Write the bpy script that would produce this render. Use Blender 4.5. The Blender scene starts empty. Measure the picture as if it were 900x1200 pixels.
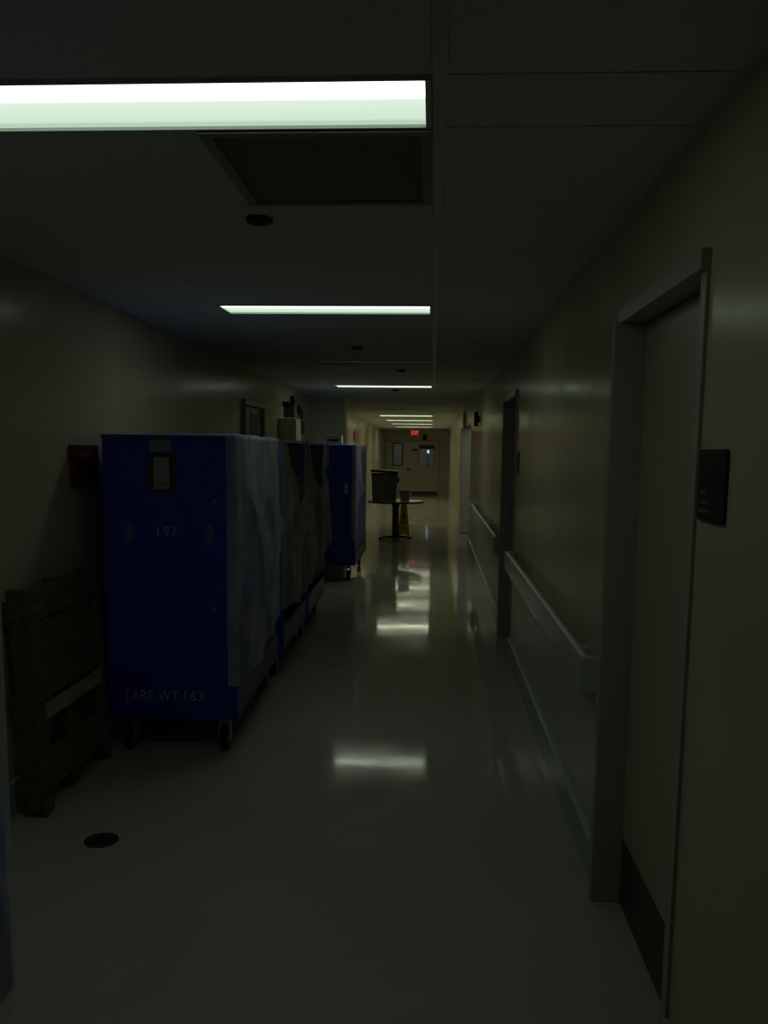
import bpy, bmesh, math, random
from mathutils import Matrix, Vector, noise

random.seed(7)
scn = bpy.context.scene
COL = scn.collection

# ------------------------------------------------------------------ camera, world, exposure
H = 1.615            # camera height
C = 2.415            # ceiling height
XR, XL = 0.6463, -1.835
PITCH, YAW, ROLL, F = 0.1248, 0.0552, 0.0118, 1002.36
cam_d = bpy.data.cameras.new('camera')
cam_d.sensor_fit = 'HORIZONTAL'
cam_d.sensor_width = 36.0
cam_d.lens = 36.0 * F / 900.0
cam_d.shift_y = 54.6 / 900.0
cam_d.clip_start = 0.05
cam_d.clip_end = 200
cam = bpy.data.objects.new('camera', cam_d)
COL.objects.link(cam)
r0 = Vector((math.cos(YAW), math.sin(YAW), 0))
fh = Vector((-math.sin(YAW), math.cos(YAW), 0))
fw = fh * math.cos(PITCH) - Vector((0, 0, 1)) * math.sin(PITCH)
up = fh * math.sin(PITCH) + Vector((0, 0, 1)) * math.cos(PITCH)
r1 = r0 * math.cos(ROLL) + up * math.sin(ROLL)
u1 = up * math.cos(ROLL) - r0 * math.sin(ROLL)
M = Matrix((r1, u1, -fw)).transposed().to_4x4()
M.translation = Vector((0, 0, H))
cam.matrix_world = M
scn.camera = cam

world = bpy.data.worlds.new('world')
scn.world = world
world.use_nodes = True
world.node_tree.nodes['Background'].inputs[0].default_value = (0.55, 0.62, 0.55, 1)
world.node_tree.nodes['Background'].inputs[1].default_value = 0.0015
vs = scn.view_settings
vs.view_transform = 'Standard'
vs.look = 'None'
vs.gamma = 1.0
vs.exposure = 0.0
vs.use_curve_mapping = False
LENS_POWER = 1.05      # radiance of a lit diffuser

# ------------------------------------------------------------------ materials
MATS = {}
def mat(name, col, rough=0.5, spec=0.5, metal=0.0, var=0.0, vscale=8.0, bump=0.0, bscale=60.0,
        rvar=0.0, col2=None, stretch=None):
    if name in MATS:
        return MATS[name]
    m = bpy.data.materials.new(name)
    m.use_nodes = True
    nt = m.node_tree
    b = nt.nodes['Principled BSDF']
    b.inputs['Base Color'].default_value = (*col, 1)
    b.inputs['Roughness'].default_value = rough
    b.inputs['Specular IOR Level'].default_value = spec
    b.inputs['Metallic'].default_value = metal
    tc = nt.nodes.new('ShaderNodeTexCoord')
    mp = nt.nodes.new('ShaderNodeMapping')
    nt.links.new(tc.outputs['Object'], mp.inputs[0])
    if stretch:
        mp.inputs['Scale'].default_value = stretch
    if var > 0 or col2:
        n = nt.nodes.new('ShaderNodeTexNoise')
        n.inputs['Scale'].default_value = vscale
        n.inputs['Detail'].default_value = 5
        nt.links.new(mp.outputs[0], n.inputs['Vector'])
        cr = nt.nodes.new('ShaderNodeValToRGB')
        c2 = col2 if col2 else tuple(c * (1 - var) for c in col)
        cr.color_ramp.elements[0].position = 0.35
        cr.color_ramp.elements[1].position = 0.65
        cr.color_ramp.elements[0].color = (*c2, 1)
        cr.color_ramp.elements[1].color = (*col, 1)
        nt.links.new(n.outputs['Fac'], cr.inputs[0])
        nt.links.new(cr.outputs[0], b.inputs['Base Color'])
    if rvar > 0:
        n3 = nt.nodes.new('ShaderNodeTexNoise')
        n3.inputs['Scale'].default_value = 3.0
        n3.inputs['Detail'].default_value = 6
        nt.links.new(mp.outputs[0], n3.inputs['Vector'])
        mr = nt.nodes.new('ShaderNodeMapRange')
        mr.inputs[1].default_value = 0.3
        mr.inputs[2].default_value = 0.7
        mr.inputs[3].default_value = max(0.02, rough - rvar)
        mr.inputs[4].default_value = rough + rvar
        nt.links.new(n3.outputs['Fac'], mr.inputs[0])
        nt.links.new(mr.outputs[0], b.inputs['Roughness'])
    if bump > 0:
        n2 = nt.nodes.new('ShaderNodeTexNoise')
        n2.inputs['Scale'].default_value = bscale
        n2.inputs['Detail'].default_value = 4
        nt.links.new(mp.outputs[0], n2.inputs['Vector'])
        bp = nt.nodes.new('ShaderNodeBump')
        bp.inputs['Strength'].default_value = bump
        bp.inputs['Distance'].default_value = 0.01
        nt.links.new(n2.outputs['Fac'], bp.inputs['Height'])
        nt.links.new(bp.outputs[0], b.inputs['Normal'])
    MATS[name] = m
    return m

def emit(name, col, s):
    if name in MATS:
        return MATS[name]
    m = bpy.data.materials.new(name)
    m.use_nodes = True
    nt = m.node_tree
    nt.nodes.clear()
    o = nt.nodes.new('ShaderNodeOutputMaterial')
    e = nt.nodes.new('ShaderNodeEmission')
    e.inputs[0].default_value = (*col, 1)
    e.inputs[1].default_value = s
    nt.links.new(e.outputs[0], o.inputs[0])
    MATS[name] = m
    return m

def lens_mat(name='lit_diffuser', power=1.0, tint=(1, 1, 1)):
    # acrylic diffuser lit by a tube that sits towards one long side
    m = bpy.data.materials.new(name)
    m.use_nodes = True
    nt = m.node_tree
    nt.nodes.clear()
    o = nt.nodes.new('ShaderNodeOutputMaterial')
    e = nt.nodes.new('ShaderNodeEmission')
    tc = nt.nodes.new('ShaderNodeTexCoord')
    sx = nt.nodes.new('ShaderNodeSeparateXYZ')
    nt.links.new(tc.outputs['Object'], sx.inputs[0])
    mr = nt.nodes.new('ShaderNodeMapRange')
    mr.inputs[1].default_value = 0.0
    mr.inputs[2].default_value = 0.30
    nt.links.new(sx.outputs[1], mr.inputs[0])
    cr = nt.nodes.new('ShaderNodeValToRGB')
    el = cr.color_ramp.elements
    el[0].position = 0.04; el[0].color = (0.86, 1.0, 0.86, 1)
    el[1].position = 0.96; el[1].color = (0.52, 0.66, 0.53, 1)
    for p, c in ((0.15, (1.9, 2.2, 1.9, 1)), (0.34, (2.0, 2.3, 2.0, 1)), (0.45, (0.70, 0.84, 0.70, 1)),
                 (0.82, (0.60, 0.76, 0.60, 1)), (0.89, (0.42, 0.58, 0.44, 1))):
        n = el.new(p); n.color = c
    nt.links.new(mr.outputs[0], cr.inputs[0])
    tn = nt.nodes.new('ShaderNodeMix'); tn.data_type = 'RGBA'; tn.blend_type = 'MULTIPLY'; tn.clamp_result = False
    tn.inputs[0].default_value = 1.0
    tn.inputs[7].default_value = (*tint, 1)
    nt.links.new(cr.outputs[0], tn.inputs[6])
    nt.links.new(tn.outputs[2], e.inputs[0])
    e.inputs[1].default_value = LENS_POWER * power
    nt.links.new(e.outputs[0], o.inputs[0])
    return m

def film_mat(name, opac, tint, scale=6.0):
    m = bpy.data.materials.new(name)
    m.use_nodes = True
    nt = m.node_tree
    nt.nodes.clear()
    o = nt.nodes.new('ShaderNodeOutputMaterial')
    tr = nt.nodes.new('ShaderNodeBsdfTransparent')
    df = nt.nodes.new('ShaderNodeBsdfDiffuse'); df.inputs[0].default_value = (*tint, 1)
    tl = nt.nodes.new('ShaderNodeBsdfTranslucent'); tl.inputs[0].default_value = (*tint, 1)
    gl = nt.nodes.new('ShaderNodeBsdfGlossy'); gl.inputs[0].default_value = (0.9, 0.95, 1, 1)
    gl.inputs['Roughness'].default_value = 0.10
    m1 = nt.nodes.new('ShaderNodeMixShader'); m1.inputs[0].default_value = 0.35
    nt.links.new(df.outputs[0], m1.inputs[1]); nt.links.new(tl.outputs[0], m1.inputs[2])
    m2 = nt.nodes.new('ShaderNodeMixShader'); m2.inputs[0].default_value = 0.20
    nt.links.new(m1.outputs[0], m2.inputs[1]); nt.links.new(gl.outputs[0], m2.inputs[2])
    m3 = nt.nodes.new('ShaderNodeMixShader')
    tc = nt.nodes.new('ShaderNodeTexCoord')
    n = nt.nodes.new('ShaderNodeTexNoise'); n.inputs['Scale'].default_value = scale * .5; n.inputs['Detail'].default_value = 1
    n.inputs['Distortion'].default_value = .6
    nt.links.new(tc.outputs['Object'], n.inputs['Vector'])
    mr = nt.nodes.new('ShaderNodeMapRange')
    mr.inputs[1].default_value = 0.35; mr.inputs[2].default_value = 0.65
    mr.inputs[3].default_value = opac * 0.75; mr.inputs[4].default_value = min(1, opac * 1.25)
    nt.links.new(n.outputs['Fac'], mr.inputs[0]); nt.links.new(mr.outputs[0], m3.inputs[0])
    nt.links.new(tr.outputs[0], m3.inputs[1]); nt.links.new(m2.outputs[0], m3.inputs[2])
    n2 = nt.nodes.new('ShaderNodeTexNoise'); n2.inputs['Scale'].default_value = 9; n2.inputs['Detail'].default_value = 3
    nt.links.new(tc.outputs['Object'], n2.inputs['Vector'])
    bp = nt.nodes.new('ShaderNodeBump'); bp.inputs['Strength'].default_value = 0.6; bp.inputs['Distance'].default_value = 0.03
    nt.links.new(n2.outputs['Fac'], bp.inputs['Height'])
    nt.links.new(bp.outputs[0], gl.inputs['Normal']); nt.links.new(bp.outputs[0], df.inputs['Normal'])
    nt.links.new(m3.outputs[0], o.inputs[0])
    return m

WALL = mat('cream_wall_paint', (0.64, 0.59, 0.415), 0.22, 0.45, var=0.06, vscale=1.5, bump=0.03, bscale=70, rvar=0.05)
WAIN = mat('grey_wall_guard_vinyl', (0.60, 0.62, 0.55), 0.35, 0.4, bump=0.03, bscale=120)
CEILTILE = mat('white_ceiling_tile', (0.80, 0.82, 0.79), 0.9, 0.1, var=0.08, vscale=40, bump=0.15, bscale=150)
TEE = mat('ceiling_tee_paint', (0.70, 0.74, 0.68), 0.45, 0.3)
FLOOR = mat('waxed_vinyl_floor', (0.58, 0.565, 0.46), 0.075, 0.30, var=0.08, vscale=2.0, bump=0.010, bscale=14, rvar=0.035)
FRAME = mat('grey_door_frame_paint', (0.47, 0.45, 0.375), 0.33, 0.4)
DOORM = mat('beige_door_laminate', (0.53, 0.485, 0.345), 0.35, 0.4, var=0.06, vscale=3)
KICK = mat('dark_kick_plate', (0.05, 0.045, 0.035), 0.35, 0.5)
RAILM = mat('grey_green_handrail_vinyl', (0.58, 0.61, 0.57), 0.3, 0.5)
BASEM = mat('grey_green_base', (0.46, 0.53, 0.49), 0.3, 0.5)
DARK = mat('dark_brown_plastic', (0.022, 0.018, 0.015), 0.4, 0.4)
BLACK = mat('black_rubber', (0.01, 0.01, 0.01), 0.6, 0.3)
STEEL = mat('dull_steel', (0.35, 0.35, 0.33), 0.35, 0.5, metal=0.5)
BLUE = mat('blue_cart_panel', (0.022, 0.060, 0.62), 0.38, 0.35, var=0.12, vscale=5)
BLUEB = mat('blue_cart_base', (0.020, 0.050, 0.52), 0.42, 0.35, var=0.15, vscale=6)
BLUEG = mat('grey_blue_rail', (0.17, 0.18, 0.20), 0.45, 0.35, var=0.2, vscale=10)
HOLD = mat('pale_blue_handhold', (0.09, 0.20, 0.50), 0.3, 0.5)
STENCIL = mat('grey_stencil_paint', (0.66, 0.66, 0.68), 0.7, 0.2, col2=(0.25, 0.27, 0.36), vscale=45)
OLIVE = mat('olive_pouch', (0.05, 0.052, 0.03), 0.5, 0.3)
CARD = mat('white_card', (0.40, 0.40, 0.35), 0.6, 0.3)
STICK = mat('grey_sticker', (0.30, 0.32, 0.34), 0.5, 0.3)
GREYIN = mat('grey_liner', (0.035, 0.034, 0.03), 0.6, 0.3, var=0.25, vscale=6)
WOOD = mat('weathered_pallet_wood', (0.20, 0.15, 0.085), 0.7, 0.2, col2=(0.11, 0.085, 0.05), vscale=5, stretch=(6, 1, 6), bump=0.1, bscale=30)
WOODL = mat('pale_pallet_wood', (0.50, 0.43, 0.28), 0.7, 0.2, col2=(0.36, 0.30, 0.2), vscale=6, stretch=(6, 1, 6))
RED = mat('dark_red_sign', (0.21, 0.016, 0.02), 0.4, 0.4)
REDT = mat('faded_sign_text', (0.20, 0.16, 0.14), 0.5, 0.3)
WHITE = mat('white_card_box', (0.62, 0.62, 0.58), 0.5, 0.3)
WHITEP = mat('white_pier_paint', (0.84, 0.87, 0.82), 0.4, 0.4)
TABTOP = mat('pale_table_top', (0.32, 0.30, 0.24), 0.3, 0.5)
TABEDGE = mat('black_table_edge', (0.02, 0.018, 0.016), 0.4, 0.4)
TABLEG = mat('red_brown_pedestal', (0.075, 0.022, 0.014), 0.4, 0.5)
BIN = mat('grey_bin_plastic', (0.24, 0.24, 0.20), 0.5, 0.4)
BINLID = mat('dark_teal_lid', (0.012, 0.028, 0.032), 0.35, 0.5)
YEL = mat('yellow_plastic', (0.48, 0.40, 0.02), 0.4, 0.4)
ENDW = mat('end_wall_paint', (0.80, 0.67, 0.52), 0.3, 0.4)
ENDDOOR = mat('end_door_paint', (0.78, 0.72, 0.60), 0.35, 0.4)
DRAIN = mat('brown_drain_plate', (0.075, 0.065, 0.055), 0.45, 0.4, metal=0.3)
VENT = mat('brown_vent_metal', (0.42, 0.38, 0.33), 0.6, 0.2)
VENTD = mat('vent_void', (0.22, 0.20, 0.17), 0.9, 0.1)
OFFLENS = mat('unlit_diffuser', (0.6, 0.62, 0.58), 0.3, 0.4)
LENS = lens_mat()
LENS_MID = lens_mat('lit_diffuser_strong', 2.2, (1, .96, .86))
LENS_FAR = lens_mat('lit_diffuser_warm', 5.2, (1, .86, .73))
FILM_A = film_mat('clear_plastic_film', 0.58, (0.84, 0.89, 0.93))
FILM_B = film_mat('cloudy_plastic_film', 0.55, (0.78, 0.78, 0.68), 5)
FILM_T = film_mat('very_clear_film', 0.16, (0.55, 0.57, 0.5), 3)
FILM_F = film_mat('thin_clear_film', 0.045, (0.6, 0.7, 0.8), 3)
GLASS = bpy.data.materials.new('window_glass'); GLASS.use_nodes = True
_b = GLASS.node_tree.nodes['Principled BSDF']
_b.inputs['Transmission Weight'].default_value = 1; _b.inputs['Roughness'].default_value = 0.02
_b.inputs['Base Color'].default_value = (0.75, 0.82, 0.85, 1); _b.inputs['IOR'].default_value = 1.1

# ------------------------------------------------------------------ helpers
def link(o, parent=None):
    COL.objects.link(o)
    if parent is not None:
        o.parent = parent
    return o

def mobj(name, me, m, parent=None, loc=(0, 0, 0), rot=(0, 0, 0)):
    if m is not None and len(me.materials) == 0:
        me.materials.append(m)
    o = bpy.data.objects.new(name, me)
    o.location = loc
    o.rotation_euler = rot
    return link(o, parent)

def empty(name, loc=(0, 0, 0), rot=(0, 0, 0), parent=None):
    o = bpy.data.objects.new(name, None)
    o.empty_display_size = 0.1
    o.location = loc
    o.rotation_euler = rot
    return link(o, parent)

def tag(o, label=None, cat=None, group=None, kind=None):
    if label: o['label'] = label
    if cat: o['category'] = cat
    if group: o['group'] = group
    if kind: o['kind'] = kind
    return o

def add_box(bm, x0, x1, y0, y1, z0, z1, bev=0.0):
    vs_ = [bm.verts.new(p) for p in ((x0, y0, z0), (x1, y0, z0), (x1, y1, z0), (x0, y1, z0),
                                     (x0, y0, z1), (x1, y0, z1), (x1, y1, z1), (x0, y1, z1))]
    fs = [bm.faces.new([vs_[i] for i in q]) for q in
          ((0, 3, 2, 1), (4, 5, 6, 7), (0, 1, 5, 4), (1, 2, 6, 5), (2, 3, 7, 6), (3, 0, 4, 7))]
    if bev > 0:
        es = set(e for f in fs for e in f.edges)
        bmesh.ops.bevel(bm, geom=list(es), offset=bev, segments=2, affect='EDGES', profile=0.5)

def boxes_mesh(name, lst, bev=0.0):
    bm = bmesh.new()
    for b in lst:
        add_box(bm, *b[:6], bev=b[6] if len(b) > 6 else bev)
    me = bpy.data.meshes.new(name)
    bm.to_mesh(me); bm.free()
    return me

def box(name, b, m, parent=None, bev=0.0, loc=(0, 0, 0), rot=(0, 0, 0)):
    lst = b if isinstance(b, list) else [b]
    return mobj(name, boxes_mesh(name, lst, bev), m, parent, loc, rot)

def lathe_mesh(name, prof, n=24, axis='Z'):
    bm = bmesh.new()
    rings = []
    for r, z in prof:
        ring = []
        for i in range(n):
            a = 2 * math.pi * i / n
            p = (r * math.cos(a), r * math.sin(a), z)
            if axis == 'X': p = (z, p[0], p[1])
            if axis == 'Y': p = (p[0], z, p[1])
            ring.append(bm.verts.new(p))
        rings.append(ring)
    for k in range(len(rings) - 1):
        for i in range(n):
            j = (i + 1) % n
            bm.faces.new((rings[k][i], rings[k][j], rings[k + 1][j], rings[k + 1][i]))
    bm.faces.new(rings[0][::-1]); bm.faces.new(rings[-1])
    bmesh.ops.recalc_face_normals(bm, faces=bm.faces[:])
    me = bpy.data.meshes.new(name)
    bm.to_mesh(me); bm.free()
    for p in me.polygons: p.use_smooth = len(p.vertices) == 4
    return me

def poly_prism(name, pts, axis, a0, a1):
    """outline pts in the plane across `axis`, extruded from a0 to a1"""
    bm = bmesh.new()
    def P(p, a):
        return {'X': (a, p[0], p[1]), 'Y': (p[0], a, p[1]), 'Z': (p[0], p[1], a)}[axis]
    v0 = [bm.verts.new(P(p, a0)) for p in pts]
    v1 = [bm.verts.new(P(p, a1)) for p in pts]
    bm.faces.new(v0); bm.faces.new(v1[::-1])
    n = len(pts)
    for i in range(n):
        j = (i + 1) % n
        bm.faces.new((v0[i], v1[i], v1[j], v0[j]))
    bmesh.ops.recalc_face_normals(bm, faces=bm.faces[:])
    me = bpy.data.meshes.new(name)
    bm.to_mesh(me); bm.free()
    return me

def text_mesh(s, size, spacing=1.0, ext=0.0008):
    cu = bpy.data.curves.new('lettering', 'FONT')
    cu.body = s; cu.size = size; cu.space_character = spacing
    cu.align_x = 'CENTER'; cu.align_y = 'CENTER'; cu.extrude = ext
    t = bpy.data.objects.new('tmp', cu)
    COL.objects.link(t)
    dg = bpy.context.evaluated_depsgraph_get()
    me = bpy.data.meshes.new_from_object(t.evaluated_get(dg))
    bpy.data.objects.remove(t)
    return me

def grid_mesh(name, fn, nu, nv):
    vs_ = [fn(i / nu, j / nv) for j in range(nv + 1) for i in range(nu + 1)]
    fs = [(j * (nu + 1) + i, j * (nu + 1) + i + 1, (j + 1) * (nu + 1) + i + 1, (j + 1) * (nu + 1) + i)
          for j in range(nv) for i in range(nu)]
    me = bpy.data.meshes.new(name)
    me.from_pydata(vs_, [], fs)
    for p in me.polygons: p.use_smooth = True
    return me

# ------------------------------------------------------------------ setting: floor, walls
S = 'structure'
YB, YE = -1.6, 33.0
tag(box('floor', (-2.6, 2.6, YB, YE + 2.6, -0.1, 0.0), FLOOR), 'glossy beige vinyl corridor floor', kind=S)

D_OFF = 4.58                                   # the second door repeats the first further along
dy0, dy1, dz = 2.122, 3.015, 2.10
wr = [(XR, XR + .15, YB, dy0, 0, C + .1), (XR, XR + .15, dy1, dy0 + D_OFF, 0, C + .1),
      (XR, XR + .15, dy1 + D_OFF, 14.8, 0, C + .1),
      (XR, XR + .15, dy0, dy1, dz, C + .1), (XR, XR + .15, dy0 + D_OFF, dy1 + D_OFF, dz, C + .1),
      (XR, XR + .15, 14.8, 17.25, 2.12, C + .1),
      (0.585, 0.80, 17.25, YE, 0, C + .1)]
tag(box('wall_right', wr, WALL), 'cream painted corridor wall with handrails and doors', kind=S)
tag(box('wall_side_passage', [(1.9, 2.0, 14.0, 18.0, 0, C + .1), (XR + .15, 1.9, 14.7, 14.8, 0, C + .1),
                              (0.80, 1.9, 17.25, 17.35, 0, C + .1)], WALL), 'walls of the side passage', kind=S)
ly0, ly1, lz = 8.25, 9.25, 2.10
wl = [(XL - .15, XL, YB, ly0, 0, C + .1), (XL - .15, XL, ly1, YE, 0, C + .1), (XL - .15, XL, ly0, ly1, lz, C + .1)]
tag(box('wall_left', wl, WALL), 'cream painted corridor wall behind the carts', kind=S)
ex0, ex1, ez = -1.85, 0.26, 2.06
tag(box('wall_end', [(0.26, 0.60, YE, YE + .15, 0, C + .1), (XL - .15, ex1, YE, YE + .15, ez, C + .1)], ENDW),
    'far end wall of the corridor around the double doors', kind=S)
tag(box('wall_vestibule', [(-2.6, 2.6, YE + 2.4, YE + 2.5, 0, C), (-2.0, -1.9, YE + .15, YE + 2.4, 0, C), (.6, .7, YE + .15, YE + 2.4, 0, C)],
        WALL), 'walls of the vestibule beyond the end doors', kind=S)
tag(box('wall_pier', (XL, -1.35, 13.1, 13.45, 0, C - .002), WHITEP, bev=0.004), 'pale pier projecting from the left wall', kind=S)

# baseboards
tag(box('baseboard_right', [(XR - .022, XR, dy1 + .005, dy0 + D_OFF - .005, 0, .15, .004), (XR - .022, XR, YB, dy0 - .005, 0, .15, .004),
                            (XR - .022, XR, dy1 + D_OFF + .005, 14.8, 0, .15, .004), (.563, .585, 17.3, YE, 0, .15, .004)], BASEM),
    'grey green vinyl base along the right wall', kind=S)
tag(box('trim_3', [(XR - .030, XR, dy1 + .007, dy0 + D_OFF - .007, .138, .166, .006), (XR - .030, XR, dy1 + D_OFF + .007, 14.78, .138, .166, .006)], RAILM),
    'pale rounded cap on the vinyl base of the right wall', kind=S)
tag(box('baseboard_left', [(XL, XL + .02, YB, ly0 - .06, 0, .15, .004), (XL, XL + .02, ly1 + .06, 13.1, 0, .15, .004),
                           (XL, XL + .02, 13.45, YE, 0, .15, .004)], BASEM), 'grey green vinyl base along the left wall', kind=S)
tag(box('trim_1', (XR - .004, XR, dy1 + .006, dy0 + D_OFF - .006, .167, .80), WAIN), 'grey wall guard sheet below the handrail', kind=S)
tag(box('trim_2', (XR - .004, XR, dy1 + D_OFF + .006, 14.79, .167, .80), WAIN), 'grey wall guard sheet beyond the second door', kind=S)

# doors on the right wall
def side_door(name, off, label):
    d = tag(empty(name, (0, off, 0)), label, kind=S)
    xf = 0.60
    box('door_jamb', (.636, .80, dy0, 2.165, 0, 2.05, .003), FRAME, d)
    box('door_jamb', (xf, .80, 2.968, dy1, 0, 2.05, .004), FRAME, d)
    box('door_head', (.620, .80, dy0, dy1, 2.05, dz, .003), FRAME, d)
    box('door_stop', [(.746, .76, 2.165, 2.18, 0, 2.05), (.746, .76, 2.953, 2.968, 0, 2.05)], FRAME, d)
    lf = box('door_leaf', (.703, .745, 2.169, 2.962, .010, 2.044, .002), DOORM, d)
    box('kick_plate', (.7005, .703, 2.185, 2.952, .014, .252), KICK, lf)
    return d
side_door('door_1', 0, 'beige flush door in a grey frame with a dark kick plate')
side_door('door_2', D_OFF, 'second beige flush door in a grey frame further along the wall')

# open white door leaf at the side passage
d4 = tag(empty('door_3', (0, 0, 0)), 'pale door leaf standing open at the side passage', kind=S)
box('door_leaf', (.56, .92, 17.16, 17.205, .012, 2.08, .003), WHITEP, d4)
box('door_edge_strip', (.555, .56, 17.162, 17.203, .02, 2.07), STEEL, d4)

# door in left wall, behind the carts
d3 = tag(empty('door_4', (0, 0, 0)), 'grey door with a dark narrow glass panel behind the carts', kind=S)
box('door_jamb', (XL - .12, XL + .03, ly0, ly0 + .05, 0, 2.05, .004), FRAME, d3)
box('door_jamb', (XL - .12, XL + .03, ly1 - .05, ly1, 0, 2.05, .004), FRAME, d3)
box('door_head', (XL - .12, XL + .03, ly0, ly1, 2.05, lz, .004), FRAME, d3)
lf = box('door_leaf', (XL - .06, XL - .02, ly0 + .054, ly1 - .054, .01, 2.045, .002), FRAME, d3)
box('glass_panel', (XL - .018, XL - .014, 8.72, 9.02, .9, 1.98), DARK, lf)
box('glazing_bead', [(XL - .02, XL - .010, 8.70, 8.72, .88, 2.0), (XL - .02, XL - .010, 9.02, 9.04, .88, 2.0),
                     (XL - .02, XL - .010, 8.70, 9.04, 1.98, 2.0)], FRAME, lf)

# double doors at the far end
dd = tag(empty('door_5', (0, YE, 0)), 'pale double doors with glass windows at the corridor end', kind=S)
box('door_jamb', (ex0 + .0, ex0 + .06, -.02, .15, 0, 2.0), FRAME, dd)
box('door_jamb', (ex1 - .05, ex1, -.02, .15, 0, 2.0), FRAME, dd)
box('door_head', (ex0, ex1, -.02, .15, 2.0, ez), FRAME, dd)
def leaf(x0, x1, w0, w1, z0, z1, dark_top):
    l = box('door_leaf', [(x0, w0, .03, .075, .01, 1.995), (w1, x1, .03, .075, .01, 1.995),
                          (w0, w1, .03, .075, .01, z0), (w0, w1, .03, .075, z1, 1.995)], ENDDOOR, dd)
    box('window_bead', [(w0 - .03, w0 + .01, .015, .03, z0 - .03, z1 + .03), (w1 - .01, w1 + .03, .015, .03, z0 - .03, z1 + .03),
                        (w0 + .01, w1 - .01, .015, .03, z0 - .03, z0 + .01), (w0 + .01, w1 - .01, .015, .03, z1 - .01, z1 + .03)],
        DARK if dark_top < 0 else FRAME, l)
    box('window_pane', (w0, w1, .048, .054, z0, z1), GLASS, l)
    if dark_top > 0:
        box('window_top_panel', (w0 + .01, w1 - .01, .02, .028, z1 - dark_top, z1 - .01), DARK, l)
    return l
l1 = leaf(-1.78, -.815, -1.52, -1.18, 1.10, 1.92, -1)
l2 = leaf(-.805, .205, -.52, .06, 1.04, 1.86, .13)
mobj('door_knob', lathe_mesh('door_knob', [(.03, -.02), (.045, -.035), (.05, -.06), (.03, -.08)], 16, 'Y'), DARK, l1, (-.93, .05, .94))
box('kick_strip', (-.80, .20, .024, .03, .0, .10), KICK, l2)
box('door_sign', (-.78, -.60, .024, .03, 1.65, 1.73), DARK, l2)

# ------------------------------------------------------------------ ceiling with tiles and tees
ceil = tag(box('ceiling', (-2.6, 2.6, YB, YE + 2.6, C + .10, C + .16), CEILTILE), 'suspended ceiling of white tiles', kind=S)
FX = 2.8957
COLS = [(.016, XR), (-.615, -.016), (-1.228, -.615), (XL, -1.228)]
TW = .649
tile_cache = {}
def tile(x0, x1, y0, y1):
    key = (round(x1 - x0, 4), round(y1 - y0, 4))
    if key not in tile_cache:
        bm = bmesh.new()
        a, b = key[0] / 2, key[1] / 2
        add_box(bm, -a + .0006, a - .0006, -b + .0035, b - .0035, .0, .02, .0006)
        me = bpy.data.meshes.new('ceiling_tile'); bm.to_mesh(me); bm.free()
        me.materials.append(CEILTILE)
        tile_cache[key] = me
    o = bpy.data.objects.new('ceiling_tile', tile_cache[key])
    o.location = ((x0 + x1) / 2, (y0 + y1) / 2, C)
    link(o, ceil)
def tee(x0, x1, y0, y1, name='cross_tee', z=0.0):
    box(name, (x0, x1, y0, y1, C - .003 + z, C + .012), TEE, ceil)
tee(-.016, .016, YB, YE, 'main_tee', -.001)
tee(XR - .02, XR, YB, 17.2, 'wall_angle'); tee(XL, XL + .02, YB, YE, 'wall_angle')
for k in range(-1, 11):
    y = 1.945 + FX * k
    for ci in (0, 3):
        if y < YE - .3: tile(*COLS[ci], y, y + .30)
    if y < YE - .3 and k not in (-1, 0, 1, 2, 3, 4, 5, 6, 7, 8, 9):
        for ci in (1, 2): tile(*COLS[ci], y, y + .30)
    for j in range(4):
        ya, yb = y + .30 + TW * j, y + .30 + TW * (j + 1)
        if ya > YE - .1: continue
        yb = min(yb, YE)
        for ci in range(4):
            if k == 0 and j == 0 and ci == 1: continue
            tile(*COLS[ci], ya, yb)

# return air grille next to the first light
v = tag(empty('ceiling_vent', (-.314, 2.5695, C)), 'square brown ceiling grille beside the first lit fixture', 'ceiling vent')
w, l = .297, .3225
box('frame', [(-w, w, -l, -l + .03, -.010, .02), (-w, w, l - .03, l, -.010, .02), (-w, -w + .03, -l + .03, l - .03, -.010, .02),
              (w - .03, w, -l + .03, l - .03, -.010, .02)], VENT, v)
box('backing', (-w + .03, w - .03, -l + .03, l - .03, .028, .034), VENTD, v)
sl = None
for i in range(15):
    yy = -l + .052 + i * (2 * l - .104) / 14
    if sl is None:
        sl = boxes_mesh('slat', [(-w + .03, w - .03, -.002, .002, -.014, .014)])
    mobj('slat', sl, VENT, v, (0, yy, .008), (math.radians(38), 0, 0))

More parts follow.
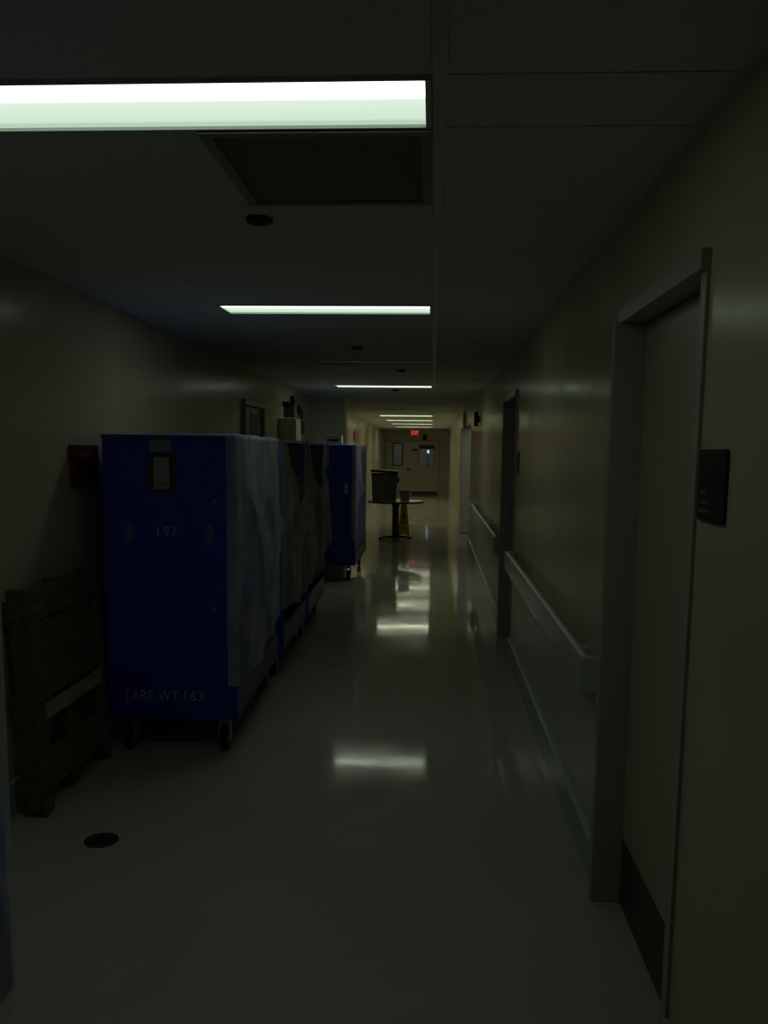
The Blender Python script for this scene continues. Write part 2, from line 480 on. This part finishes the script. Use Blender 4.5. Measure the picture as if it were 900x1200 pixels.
# ------------------------------------------------------------------ light fixtures
def fixture(k, lit, label):
    y = 1.945 + FX * k
    t = tag(empty('ceiling_light', (0, y, C)), label, 'ceiling light', 'recessed fluorescent fixtures along the corridor ceiling')
    x0, x1 = -1.217, -.018
    box('frame', [(x0, x1, 0.010, .016, -.006, .02), (x0, x1, .284, .290, -.006, .02),
                  (x0, x0 + .012, .016, .284, -.006, .02), (x1 - .014, x1, .016, .284, -.006, .02)], TEE, t)
    box('diffuser', (x0 + .012, x1 - .014, .016, .284, .002, .012), (LENS if k < 2 else LENS_MID if k < 5 else LENS_FAR) if lit else OFFLENS, t)
    box('housing', (x0 + .01, x1 - .01, .01, .29, .022, .08), TEE, t)
names = {0: (True, 'lit fluorescent ceiling light beside the square brown grille'),
         1: (True, 'lit fluorescent ceiling light between two round ceiling detectors'),
         2: (False, 'unlit ceiling light above the carts, between the two lit ones'),
         3: (True, 'lit ceiling light beyond the unlit fixture, above the far blue cart'),
         4: (False, 'unlit ceiling light past the pale pier'), 5: (False, 'unlit ceiling light over the round table'),
         6: (True, 'distant lit ceiling light beyond the round table'),
         7: (True, 'distant lit ceiling light second beyond the round table'),
         8: (True, 'distant lit ceiling light third beyond the round table'),
         9: (True, 'lit ceiling light nearest the exit sign'),
         -1: (False, 'unlit ceiling light ahead of the first lit one')}
for k, (lit, lab) in names.items():
    fixture(k, lit, lab)

# detectors hanging from the ceiling
det = lathe_mesh('body', [(.044, 0), (.048, -.006), (.046, -.011), (.036, -.015), (.010, -.016)], 20)
det2 = lathe_mesh('deflector', [(.014, -.016), (.018, -.018), (.018, -.020), (.006, -.021)], 14)
for i, (x, y, lab) in enumerate(((-.617, 3.07, 'dark round ceiling detector just past the brown grille'),
                    (-.602, 6.75, 'dark round ceiling detector past the second lit light'),
                    (-.328, 8.60, 'small dark ceiling detector near the unlit fixture'),
                    (-.50, 11.3, 'small dark ceiling detector past the third lit light'))):
    t = tag(empty('ceiling_detector', (x, y, C - .004)), lab, 'detector', 'round detectors on the ceiling')
    mobj('body', det, DARK, t); mobj('sensor', det2, DARK, t)

# ------------------------------------------------------------------ handrails
def handrail(y0, y1, label):
    t = tag(empty('handrail', (XR, y0, .80)), label, 'handrail', 'handrails on the right wall')
    L = y1 - y0
    prof = [(-.08, -.07), (-.05, -.072), (-.036, -.06), (-.036, .05), (-.05, .066), (-.066, .070), (-.078, .060), (-.082, .045), (-.082, -.055)]
    mobj('rail', poly_prism('rail', prof, 'Y', .012, L - .012), RAILM, t)
    cap = boxes_mesh('end_cap', [(-.086, -.0005, 0, .030, -.074, .070)], .010)
    mobj('end_cap', cap, RAILM, t); mobj('end_cap', cap, RAILM, t, (0, L - .030, 0))
    n = max(2, int(L / 1.2))
    br = boxes_mesh('bracket', [(-.036, -.0005, -.03, .03, -.04, .04)])
    for i in range(n):
        mobj('bracket', br, RAILM, t, (0, .3 + i * (L - .6) / (n - 1), 0))
handrail(3.13, 6.55, 'grey handrail between the two beige doors')
handrail(7.66, 12.6, 'grey handrail beyond the second beige door')

# plaques and signs on the right wall
def plaque(off, label):
    t = tag(empty('wall_plaque', (XR, 2.008 + off, 1.545)), label, 'sign', 'dark room plaques beside the doors')
    pts = []
    a, b, r = .094, .0835, .012
    for cx_, cz_, a0 in ((a - r, b - r, 0), (-a + r, b - r, 90), (-a + r, -b + r, 180), (a - r, -b + r, 270)):
        for s in range(4):
            g = math.radians(a0 + s * 30)
            pts.append((cx_ + r * math.cos(g), cz_ + r * math.sin(g)))
    mobj('plate', poly_prism('plate', pts, 'X', -.008, -.0005), DARK, t)
    rr = random.Random(3)
    for row, z in enumerate((-.018, -.040, -.060)):
        segs = []
        y = .082
        end = (.035, .012, .010)[row]
        while y > end:
            wd = rr.uniform(.006, .016)
            segs.append((-.009, -.008, y - wd, y, z - .005, z + .005))
            y -= wd + .003
        box('worn_lettering', segs, mat('plaque_text', (.17, .16, .15), .5, .3), t)
plaque(0, 'dark rectangular plaque with faint lettering beside the first beige door')
plaque(D_OFF, 'dark rectangular plaque beside the second beige door')
t = tag(empty('flag_sign', (XR, 12.25, 2.08)), 'small dark sign projecting from the right wall above the handrail', 'sign')
box('panel', (-.075, -.012, -.01, .01, -.10, .10), DARK, t); box('bracket', (-.012, -.0005, -.02, .02, -.05, .05), DARK, t)

# ------------------------------------------------------------------ left wall things
t = tag(empty('red_wall_sign', (XL, 4.40, 1.525)), 'dark red sign box on the left wall beside the numbered cart', 'sign')
box('plate', (.0005, .035, -.155, .155, -.105, .105), RED, t, bev=.004)
box('faded_text', [(.035, .0362, -.11, .06, .045, .068)], REDT, t)
box('dark_band', [(.035, .0362, -.11, .05, .008, .026)], DARK, t)

t = tag(empty('wall_cabinet', (XL, 10.35, 1.99)), 'cream wall cabinet above the carts', 'cabinet')
box('body', (.0005, .20, -.2, .2, -.9, 0), mat('cream_cabinet', (.66, .60, .42), .4, .4), t, bev=.006)
box('door', (.2, .212, -.19, .19, -.88, -.02), mat('cream_cabinet', (.42, .38, .25)), t)
t = tag(empty('notice_board', (XL, 10.36, 2.005)), 'grey notice panel standing on the cream wall cabinet', 'notice')
box('panel', (.03, .16, -.01, .01, 0, .13), mat('grey_panel', (.17, .17, .15), .5, .3), t)
box('dark_header', (.02, .10, -.025, .02, .13, .19), DARK, t)
t = tag(empty('alarm_strobe', (XL, 11.05, 2.23)), 'tall dark alarm strobe high on the left wall', 'alarm')
box('body', (.0005, .05, -.05, .05, -.07, .07), DARK, t, bev=.005); box('flash_lens', (.05, .06, -.03, .03, -.03, .03), DARK, t)
t = tag(empty('wall_notice', (XL, 11.75, 2.14)), 'dark tilted notice on the left wall above a smaller one', 'notice')
box('sheet', (.0005, .03, -.18, .18, -.05, .05), DARK, t, rot=(math.radians(-10), 0, 0)); box('edge_clip', (.03, .034, -.04, .04, -.01, .05), DARK, t)
t = tag(empty('wall_notice', (XL, 12.0, 1.93)), 'small brown notice on the left wall below the tilted one', 'notice')
box('sheet', (.0005, .02, -.1, .1, -.09, .09), mat('brown_notice', (.09, .07, .05), .5, .3), t); box('frame_bar', (.02, .026, -.1, .1, .07, .09), DARK, t)
for yy, c, lab in ((17.9, 'a', 'dark red notice on the far left wall past the pale pier'), (20.0, 'b', 'bright red notice on the far left wall')):
    t = tag(empty('red_notice', (XL, yy, 1.96)), lab, 'notice', 'red notices on the far left wall')
    box('sheet', (.0005, .03, -.22, .22, -.11, .11), RED if c == 'a' else mat('red_notice_paper', (.30, .04, .03), .5, .3), t)
    box('pale_line', (.03, .032, -.14, .14, -.02, .02), REDT, t)

# ------------------------------------------------------------------ wheeled blue carts
CW, CH = .69, 1.685
wheel_me = lathe_mesh('wheel', [(.030, -.018), (.058, -.018), (.064, -.012), (.064, .012), (.058, .018), (.030, .018)], 20, 'X')
hub_me = lathe_mesh('hub', [(.024, -.021), (.028, -.016), (.028, .016), (.024, .021)], 12, 'X')
fork_me = boxes_mesh('caster', [(-.045, .045, -.05, .05, .190, .199), (-.030, -.024, -.028, .035, .06, .165),
                                (.024, .030, -.028, .035, .06, .165), (-.030, .030, -.028, .035, .160, .176), (-.012, .012, -.012, .012, .176, .19)])

def film_side(L, W, Ht, hem, seed, flare, top_cut=None):
    """film sheet lying on the top, over the edge and hanging down the open side, its near edge wrapped round the corner"""
    rr = random.Random(seed)
    creases = [(rr.uniform(0, 1), rr.uniform(0, 1), rr.uniform(.022, .055), rr.uniform(.014, .045), rr.uniform(0, .35), rr.uniform(.5, 1.0)) for _ in range(9)]
    WR = .05                                   # share of the sheet that wraps onto the end panel
    def fn(u, v):
        wrap = u < WR
        uu = max(0.0, (u - WR) / (1 - WR))
        y = -.008 + uu * (L + .012)
        tp = .2 if top_cut is None else 0.0
        if v < tp:
            k = v / tp
            x = W / 2 - .40 * (1 - k) + (.006 * k)
            z = Ht + .005 + .007 * (noise.noise(Vector((u * 9, k * 5, seed))) + .5)
            if wrap and k > .6: x -= 0
            return Vector((x, y, z))
        k = (v - tp) / (1 - tp) if tp < 1 else v
        hz = hem(uu)
        z0 = Ht + .003 if top_cut is None else Ht + .003 - top_cut(uu)
        z = z0 - k * (z0 - hz)
        edge = min(1, uu * 9) * min(1, (1 - uu) * 9 + .25)
        kk = max(0.0, (Ht - z) / Ht)
        off = .007 + flare * kk ** 1.5 * edge
        for (a, b, h_, w_, k0, k1) in creases:
            d = abs(uu - (a + (b - a) * kk * 1.3))
            f = max(0, min(1, (kk - k0) * 8)) * max(0, min(1, (k1 - kk) * 5))
            off += h_ * math.exp(-d / w_) * f * edge
        off += .010 * edge * min(1, kk * 5) * (noise.noise(Vector((uu * 2.6, kk * 1.7, seed))) + .4)
        if wrap:
            q = 1 - u / WR
            return Vector((W / 2 + .007 - q * .055, -.008 - .002 * q, z))
        return Vector((W / 2 + off, y, z))
    return grid_mesh('plastic_film', fn, 84, 84)

def cart(name, label, xr, y0, L=1.30, hem=None, seed=1, flare=.02, inner=BLUE, film=FILM_A, closed=False, front_film=True,
         rot=0.0, cut=None, group='wheeled blue carts along the left wall'):
    W = CW
    t = tag(empty(name, (xr - W / 2, y0, 0), (0, 0, rot)), label, 'cart', group)
    hw = W / 2
    box('base_deck', [(-hw, hw, 0.0, .03, .20, .452, .006), (-hw, hw, L - .03, L, .20, .452, .006), (-hw, hw, .03, L - .03, .20, .235)], BLUEB, t)
    box('base_rail', (hw - .03, hw, .03, L - .03, .235, .36, .004), BLUEG, t)
    box('base_rail', (-hw, -hw + .03, .03, L - .03, .235, .36, .004), BLUEG, t)
    fr = box('end_panel', (-hw + .004, hw - .004, .004, .028, .454, CH - .022, .006), BLUE, t)
    rear = box('end_panel', (-hw + .004, hw - .004, L - .028, L - .004, .454, CH - .022, .006), inner, t)
    box('top_panel', (-hw + .002, hw - .002, .002, L - .002, CH - .02, CH, .005), BLUE, t)
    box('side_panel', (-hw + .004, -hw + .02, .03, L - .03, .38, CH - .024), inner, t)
    if closed:
        box('side_panel', (hw - .02, hw - .004, .03, L - .03, .38, CH - .024), BLUE, t)
    for z in (.80, 1.22):
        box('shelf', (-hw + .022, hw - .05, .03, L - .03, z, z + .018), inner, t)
    box('corner_post', (hw - .03, hw - .006, L - .055, L - .030, .37, CH - .024), BLUE, t)
    for sx in (-1, 1):
        for yy in (.10, L - .10):
            c = mobj('caster', fork_me, STEEL, t, (sx * (hw - .09), yy, 0))
            wh = mobj('wheel', wheel_me, BLACK, c, (0, 0, .0645)); mobj('hub', hub_me, STEEL, c, (0, 0, .0645))
    if hem:
        mobj('plastic_film', film_side(L, W, CH, hem, seed, flare), film if not cut else FILM_T, t)
        if cut:
            mobj('plastic_film', film_side(L, W, CH, lambda u: hem(u) + .012, seed + .5, flare + .012, cut), film, t)
    if front_film:
        def ff(u, v):
            x = -hw - .004 + u * (W + .012)
            zz = .455 + .03 * (1 - u) + .012 * noise.noise(Vector((u * 6, 0, seed)))
            z = CH + .004 - v * (CH + .004 - zz)
            d = -.004 - .010 * max(0, 1 - abs(noise.noise(Vector((u * 2 - v * 1.6, v * 1.1, seed + 2)))) * 5) - .004 * abs(noise.noise(Vector((u * 9, v * 7, seed))))
            return Vector((x, d, z))
        mobj('front_film', grid_mesh('front_film', ff, 30, 50), FILM_F, t)
    return t, fr

def nz(a, b, s, amp=.05):
    return lambda u: a + (b - a) * u + amp * noise.noise(Vector((u * 4.3, s, 0)))

# cart with stencilled numbers
XC = -1.0
c1, fr1 = cart('linen_cart', 'blue cart stencilled 197 with an open side under clear plastic', XC, 4.31, 1.42, nz(.36, .56, 1.3, .05), 1.3, .03, BLUE, FILM_A, rot=.028)
cx = XC - CW / 2
def on_front(o): return o
def fr_box(name, x0, x1, z0, z1, m, th, parent, y=.004):
    return box(name, (x0 - cx, x1 - cx, y - th, y, z0, z1), m, parent)
ph = fr_box('document_pouch', -1.449, -1.309, 1.388, 1.588, OLIVE, .0025, fr1)
fr_box('card', -1.419, -1.340, 1.41, 1.572, CARD, .001, ph, .0015)
fr_box('card_line', -1.400, -1.350, 1.432, 1.437, OLIVE, .0006, ph, .0005)
fr_box('sticker', -1.437, -1.326, 1.598, 1.662, STICK, .0015, fr1)
bolt = lathe_mesh('bolt', [(.013, 0), (.013, -.003), (.008, -.0055)], 14, 'Y')
for x, z in ((-1.108, 1.352), (-1.120, .792)):
    mobj('bolt', bolt, STEEL, fr1, (x - cx, .004, z))
for x in (-1.552, -1.140):
    pts = []
    for q in range(20):
        g = 2 * math.pi * q / 20
        pts.append((x - cx + .022 * math.cos(g), 1.185 + (.026 if math.sin(g) > 0 else -.026) + .022 * math.sin(g)))
    mobj('hand_hold', poly_prism('hand_hold', pts, 'Y', .0015, .004), HOLD, fr1)
tm = text_mesh('197', .072, 1.15)
o = mobj('stencil_number', tm, STENCIL, fr1, (-1.362 - cx, .0028, 1.19), (math.pi / 2, 0, 0))
base1 = [c for c in c1.children if c.name.startswith('base_deck')][0]
for word, xx, ww in (('TARE WT', -1.458, .288), ('163', -1.235, .098)):
  tm = text_mesh(word, .080, 1.12)
  me_w = max(v.co.x for v in tm.vertices) - min(v.co.x for v in tm.vertices)
  for v_ in tm.vertices: v_.co.x *= ww / me_w
  mobj('stencil_lettering', tm, STENCIL, base1, (xx - cx, -.0012, .322), (math.pi / 2, 0, 0))

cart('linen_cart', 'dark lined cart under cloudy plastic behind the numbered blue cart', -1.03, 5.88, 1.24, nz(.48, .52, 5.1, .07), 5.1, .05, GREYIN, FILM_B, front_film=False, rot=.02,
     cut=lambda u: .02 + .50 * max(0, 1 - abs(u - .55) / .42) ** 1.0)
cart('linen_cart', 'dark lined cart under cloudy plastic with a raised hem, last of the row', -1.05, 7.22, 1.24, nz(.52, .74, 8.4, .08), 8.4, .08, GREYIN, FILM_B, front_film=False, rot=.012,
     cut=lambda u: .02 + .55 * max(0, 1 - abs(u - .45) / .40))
c4, fr4 = cart('linen_cart', 'closed blue cart standing apart near the pale pier, small box on top', -.94, 10.5, 1.75,
               lambda u: (.5 + 2.2 * u if u < .3 else min(CH - .06, 1.16 + 3 * (u - .3))), 11.7, .01, BLUE, FILM_A, closed=True, front_film=False)
for (x0, x1, z0, z1) in ((-1.075, -1.035, 1.09, 1.22),):
    box('hand_hold', (x0 + 1.285, x1 + 1.285, .001, .004, z0, z1), WHITE, fr4)
box('tape_patch', (-1.345 + 1.285, -1.27 + 1.285, .001, .004, 1.40, 1.66), STICK, fr4)
box('white_edge', (.328, .348, .0005, .004, .46, 1.66), STICK, fr4)
cart('linen_cart', 'blue cart in front of the leaning wooden pallet, patched with plastic', -1.075, .74, 1.30,
     lambda u: .45 + .3 * math.sin(u * 5), 15.2, .0, BLUE, FILM_A, closed=True, front_film=False)

# carton on the far cart
t = tag(empty('carton', (-1.22, 10.66, CH + .012)), 'small white carton with dark print on the far blue cart', 'box')
box('body', (-.095, .095, -.09, .09, 0, .105), WHITE, t, bev=.003)
box('printed_mark', (-.03, .06, -.0915, -.09, .03, .06), DARK, t)
box('red_mark', (-.075, -.045, -.0915, -.09, .03, .06), RED, t)

# ------------------------------------------------------------------ leaning pallet
PT = math.atan2(.052, 1.0)
pal = tag(empty('wooden_pallet', (-1.662, 3.872, .012), (0, -PT, 0)), 'brown wooden pallet leaning against the left wall', 'pallet')
for yy in (-.355, .0, .355):
    box('stringer', (-.095, -.022, yy - .02, yy + .02, 0.0, 1.0, .003), WOOD, pal)
for (z0, z1, m, dy) in ((.855, 1.0, WOOD, 0), (.66, .845, WOOD, .0), (.50, .655, WOOD, 0), (.405, .475, WOODL, .0), (.09, .175, WOOD, 0), (.18, .265, WOOD, 0)):
    y0_, y1_ = -.372, .372
    if z1 in (.845, .655): y1_ = .25
    box('plank', (-.022, 0, y0_, y1_, z0, z1, .003), m, pal)
for z0 in (.05, .45, .85):
    box('plank', (-.117, -.095, -.38, .38, z0, z0 + .10, .003), WOOD, pal)
box('edge_post', (-.0215, .004, -.383, -.30, 0, .86, .003), WOOD, pal)
box('edge_post', (-.0215, .006, .345, .383, 0, 1.03, .003), WOOD, pal)

# floor drain
t = tag(empty('floor_drain', (-1.342, 3.303, 0)), 'dark round drain plate set in the floor near the pallet', 'drain')
mobj('plate', lathe_mesh('plate', [(.070, .0002), (.070, .003), (.064, .0045), (.056, .0045)], 32), DRAIN, t)
for a in range(6):
    g = a * math.pi / 3
    mobj('slot', boxes_mesh('slot', [(.018, .045, -.004, .004, .0046, .0052)]), BLACK, t, (0, 0, 0), (0, 0, g))

# ------------------------------------------------------------------ round table and things on it
TX, TY, TZ = -.665, 15.75, .715
t = tag(empty('round_table', (TX, TY, 0)), 'round pedestal table with a dark edge and reddish brown post', 'table')
mobj('table_top', lathe_mesh('table_top', [(.50, TZ - .03), (.515, TZ - .022), (.515, TZ - .002), (.505, TZ)], 48), TABTOP, t)
mobj('edge_band', lathe_mesh('edge_band', [(.514, TZ - .034), (.522, TZ - .03), (.522, TZ - .006), (.514, TZ - .003)], 48), TABEDGE, t)
mobj('post', lathe_mesh('post', [(.062, .07), (.062, .60), (.085, .66), (.12, TZ - .033)], 20), TABLEG, t)
ft = poly_prism('foot', [(0, .085), (.06, .08), (.27, .045), (.31, .04), (.31, .0), (.27, .0), (.25, .022), (0, .03)], 'Y', -.028, .028)
for a in range(4):
    mobj('foot', ft, TABEDGE, t, (0, 0, 0), (0, 0, math.radians(12 + 90 * a)))

t = tag(empty('storage_bin', (-.875, 15.76, TZ + .001)), 'grey bin with a dark lid on the round table', 'bin')
bm = bmesh.new()
b0 = [(-.212, -.155), (.212, -.155), (.212, .155), (-.212, .155)]
v0 = [bm.verts.new((x, y, 0)) for x, y in b0]; v1 = [bm.verts.new((x * 1.10, y * 1.10, .50)) for x, y in b0]
v2 = [bm.verts.new((x * 1.05, y * 1.05, .50)) for x, y in b0]; v3 = [bm.verts.new((x * .95, y * .95, .02)) for x, y in b0]
for A, B in ((v0, v1), (v1, v2), (v2, v3)):
    for i in range(4):
        j = (i + 1) % 4
        bm.faces.new((A[i], A[j], B[j], B[i]))
bm.faces.new(v0[::-1]); bm.faces.new(v3)
me = bpy.data.meshes.new('body'); bm.to_mesh(me); bm.free()
mobj('body', me, BIN, t)
box('rim', [(-.236, .236, -.182, -.165, .47, .50), (-.236, .236, .165, .182, .47, .50), (-.24, -.222, -.165, .165, .47, .50), (.222, .24, -.165, .165, .47, .50)], BINLID, t)
box('lid', (-.25, .25, -.19, .19, .0, .045), BINLID, t, bev=.01, loc=(0, 0, .513), rot=(0, math.radians(2.5), 0))
box('latch', (.222, .262, -.06, .06, .33, .43), BINLID, t, bev=.005)
t = tag(empty('plastic_tub', (-.50, 15.72, TZ + .001)), 'clear plastic tub beside the grey bin on the table', 'tub')
mobj('body', lathe_mesh('body', [(.085, 0), (.10, .17), (.105, .18), (.098, .18), (.08, .01)], 24), film_mat('tub_plastic', .55, (.45, .46, .42)), t)
mobj('lid', lathe_mesh('lid', [(.108, .181), (.108, .196), (.09, .20)], 24), STICK, t)

# wet floor sign
t = tag(empty('wet_floor_sign', (-.535, 16.42, 0)), 'yellow folding floor sign standing behind the round table', 'floor sign')
out = [(-.115, 0), (-.06, 0), (-.05, .04), (.05, .04), (.06, 0), (.115, 0), (.055, .60), (.03, .62), (-.03, .62), (-.055, .60)]
for s, rx in ((-1, -8), (1, 8)):
    me = poly_prism('panel', out, 'Y', -.006, .006)
    p = mobj('panel', me, YEL, t, (0, s * .088, .002), (math.radians(rx), 0, 0))
    if s == -1:
        box('warning_mark', [(-.045, .045, -.0075, -.006, .26, .285), (-.02, .02, -.0075, -.006, .33, .44), (-.03, .03, -.0075, -.006, .14, .17)], OLIVE, p)

# ------------------------------------------------------------------ exit sign, strobe, added glow beyond the end doors
t = tag(empty('exit_sign', (-.626, 29.6, 2.245)), 'glowing red exit sign hanging before the end doors', 'exit sign')
box('housing', (-.16, .16, 0, .05, -.105, .105), DARK, t, bev=.004)
box('stem', (-.015, .015, .015, .035, .105, .165), STEEL, t)
box('lit_face', (-.145, .145, -.004, 0, -.09, .09), emit('exit_face_red', (1, .05, .03), .12), t)
me = text_mesh('EXIT', .19, 1.0, .001)
for v_ in me.vertices: v_.co.x *= .62
mobj('lettering', me, emit('exit_letter_red', (1, .16, .12), .75), t, (0, -.0055, 0), (math.pi / 2, 0, 0))

t = tag(empty('fire_alarm', (-.31, YE, 2.16)), 'small dark red fire alarm above the end doors', 'alarm')
box('body', (-.08, .08, -.06, -.0205, -.10, .10), mat('alarm_red', (.10, .012, .012), .5, .3), t, bev=.005)
box('grille', (-.05, .05, -.064, -.06, -.07, .0), DARK, t)
t = tag(empty('added_window_glow', (-.19, YE + 1.3, 1.62)), 'added bluish white glow behind the right end door, for its window highlight', 'lamp')
box('added_glow_block', (-.03, .04, -.04, 0, -.06, .06), emit('added_blue_white_glow', (.50, .64, 1.0), 1.6), t, bev=.006)  # added glowing block on a stand, stands in for the bluish window highlight
box('stand', (-.02, .02, -.03, -.01, -1.62, -.06), STEEL, t)
box('foot', (-.12, .12, -.12, .08, -1.62, -1.6), STEEL, t)

# added panel light, out of view, brightening the open leaf and far corridor
t = tag(empty('ceiling_light', (1.25, 16.0, C)), 'added square panel light, out of view, brightening the side passage', 'ceiling light')
box('frame', [(-.31, .31, -.31, -.29, -.008, .02), (-.31, .31, .29, .31, -.008, .02), (-.31, -.29, -.29, .29, -.008, .02), (.29, .31, -.29, .29, -.008, .02)], TEE, t)
box('diffuser', (-.29, .29, -.29, .29, -.002, .01), emit('added_passage_diffuser', (.95, 1, .86), 1.6), t)

t = tag(empty('ceiling_light', (-.8, YE + 1.3, C)), 'added dim bluish light in the vestibule to make the end door windows glow', 'ceiling light')  # added unseen light so the end door windows look lit
box('frame', [(-.62, .62, -.16, -.145, -.008, .02), (-.62, .62, .145, .16, -.008, .02), (-.62, -.6, -.145, .145, -.008, .02), (.6, .62, -.145, .145, -.008, .02)], TEE, t)
box('diffuser', (-.6, .6, -.145, .145, -.002, .01), emit('added_vestibule_diffuser', (.72, .86, 1.0), 1.6), t)
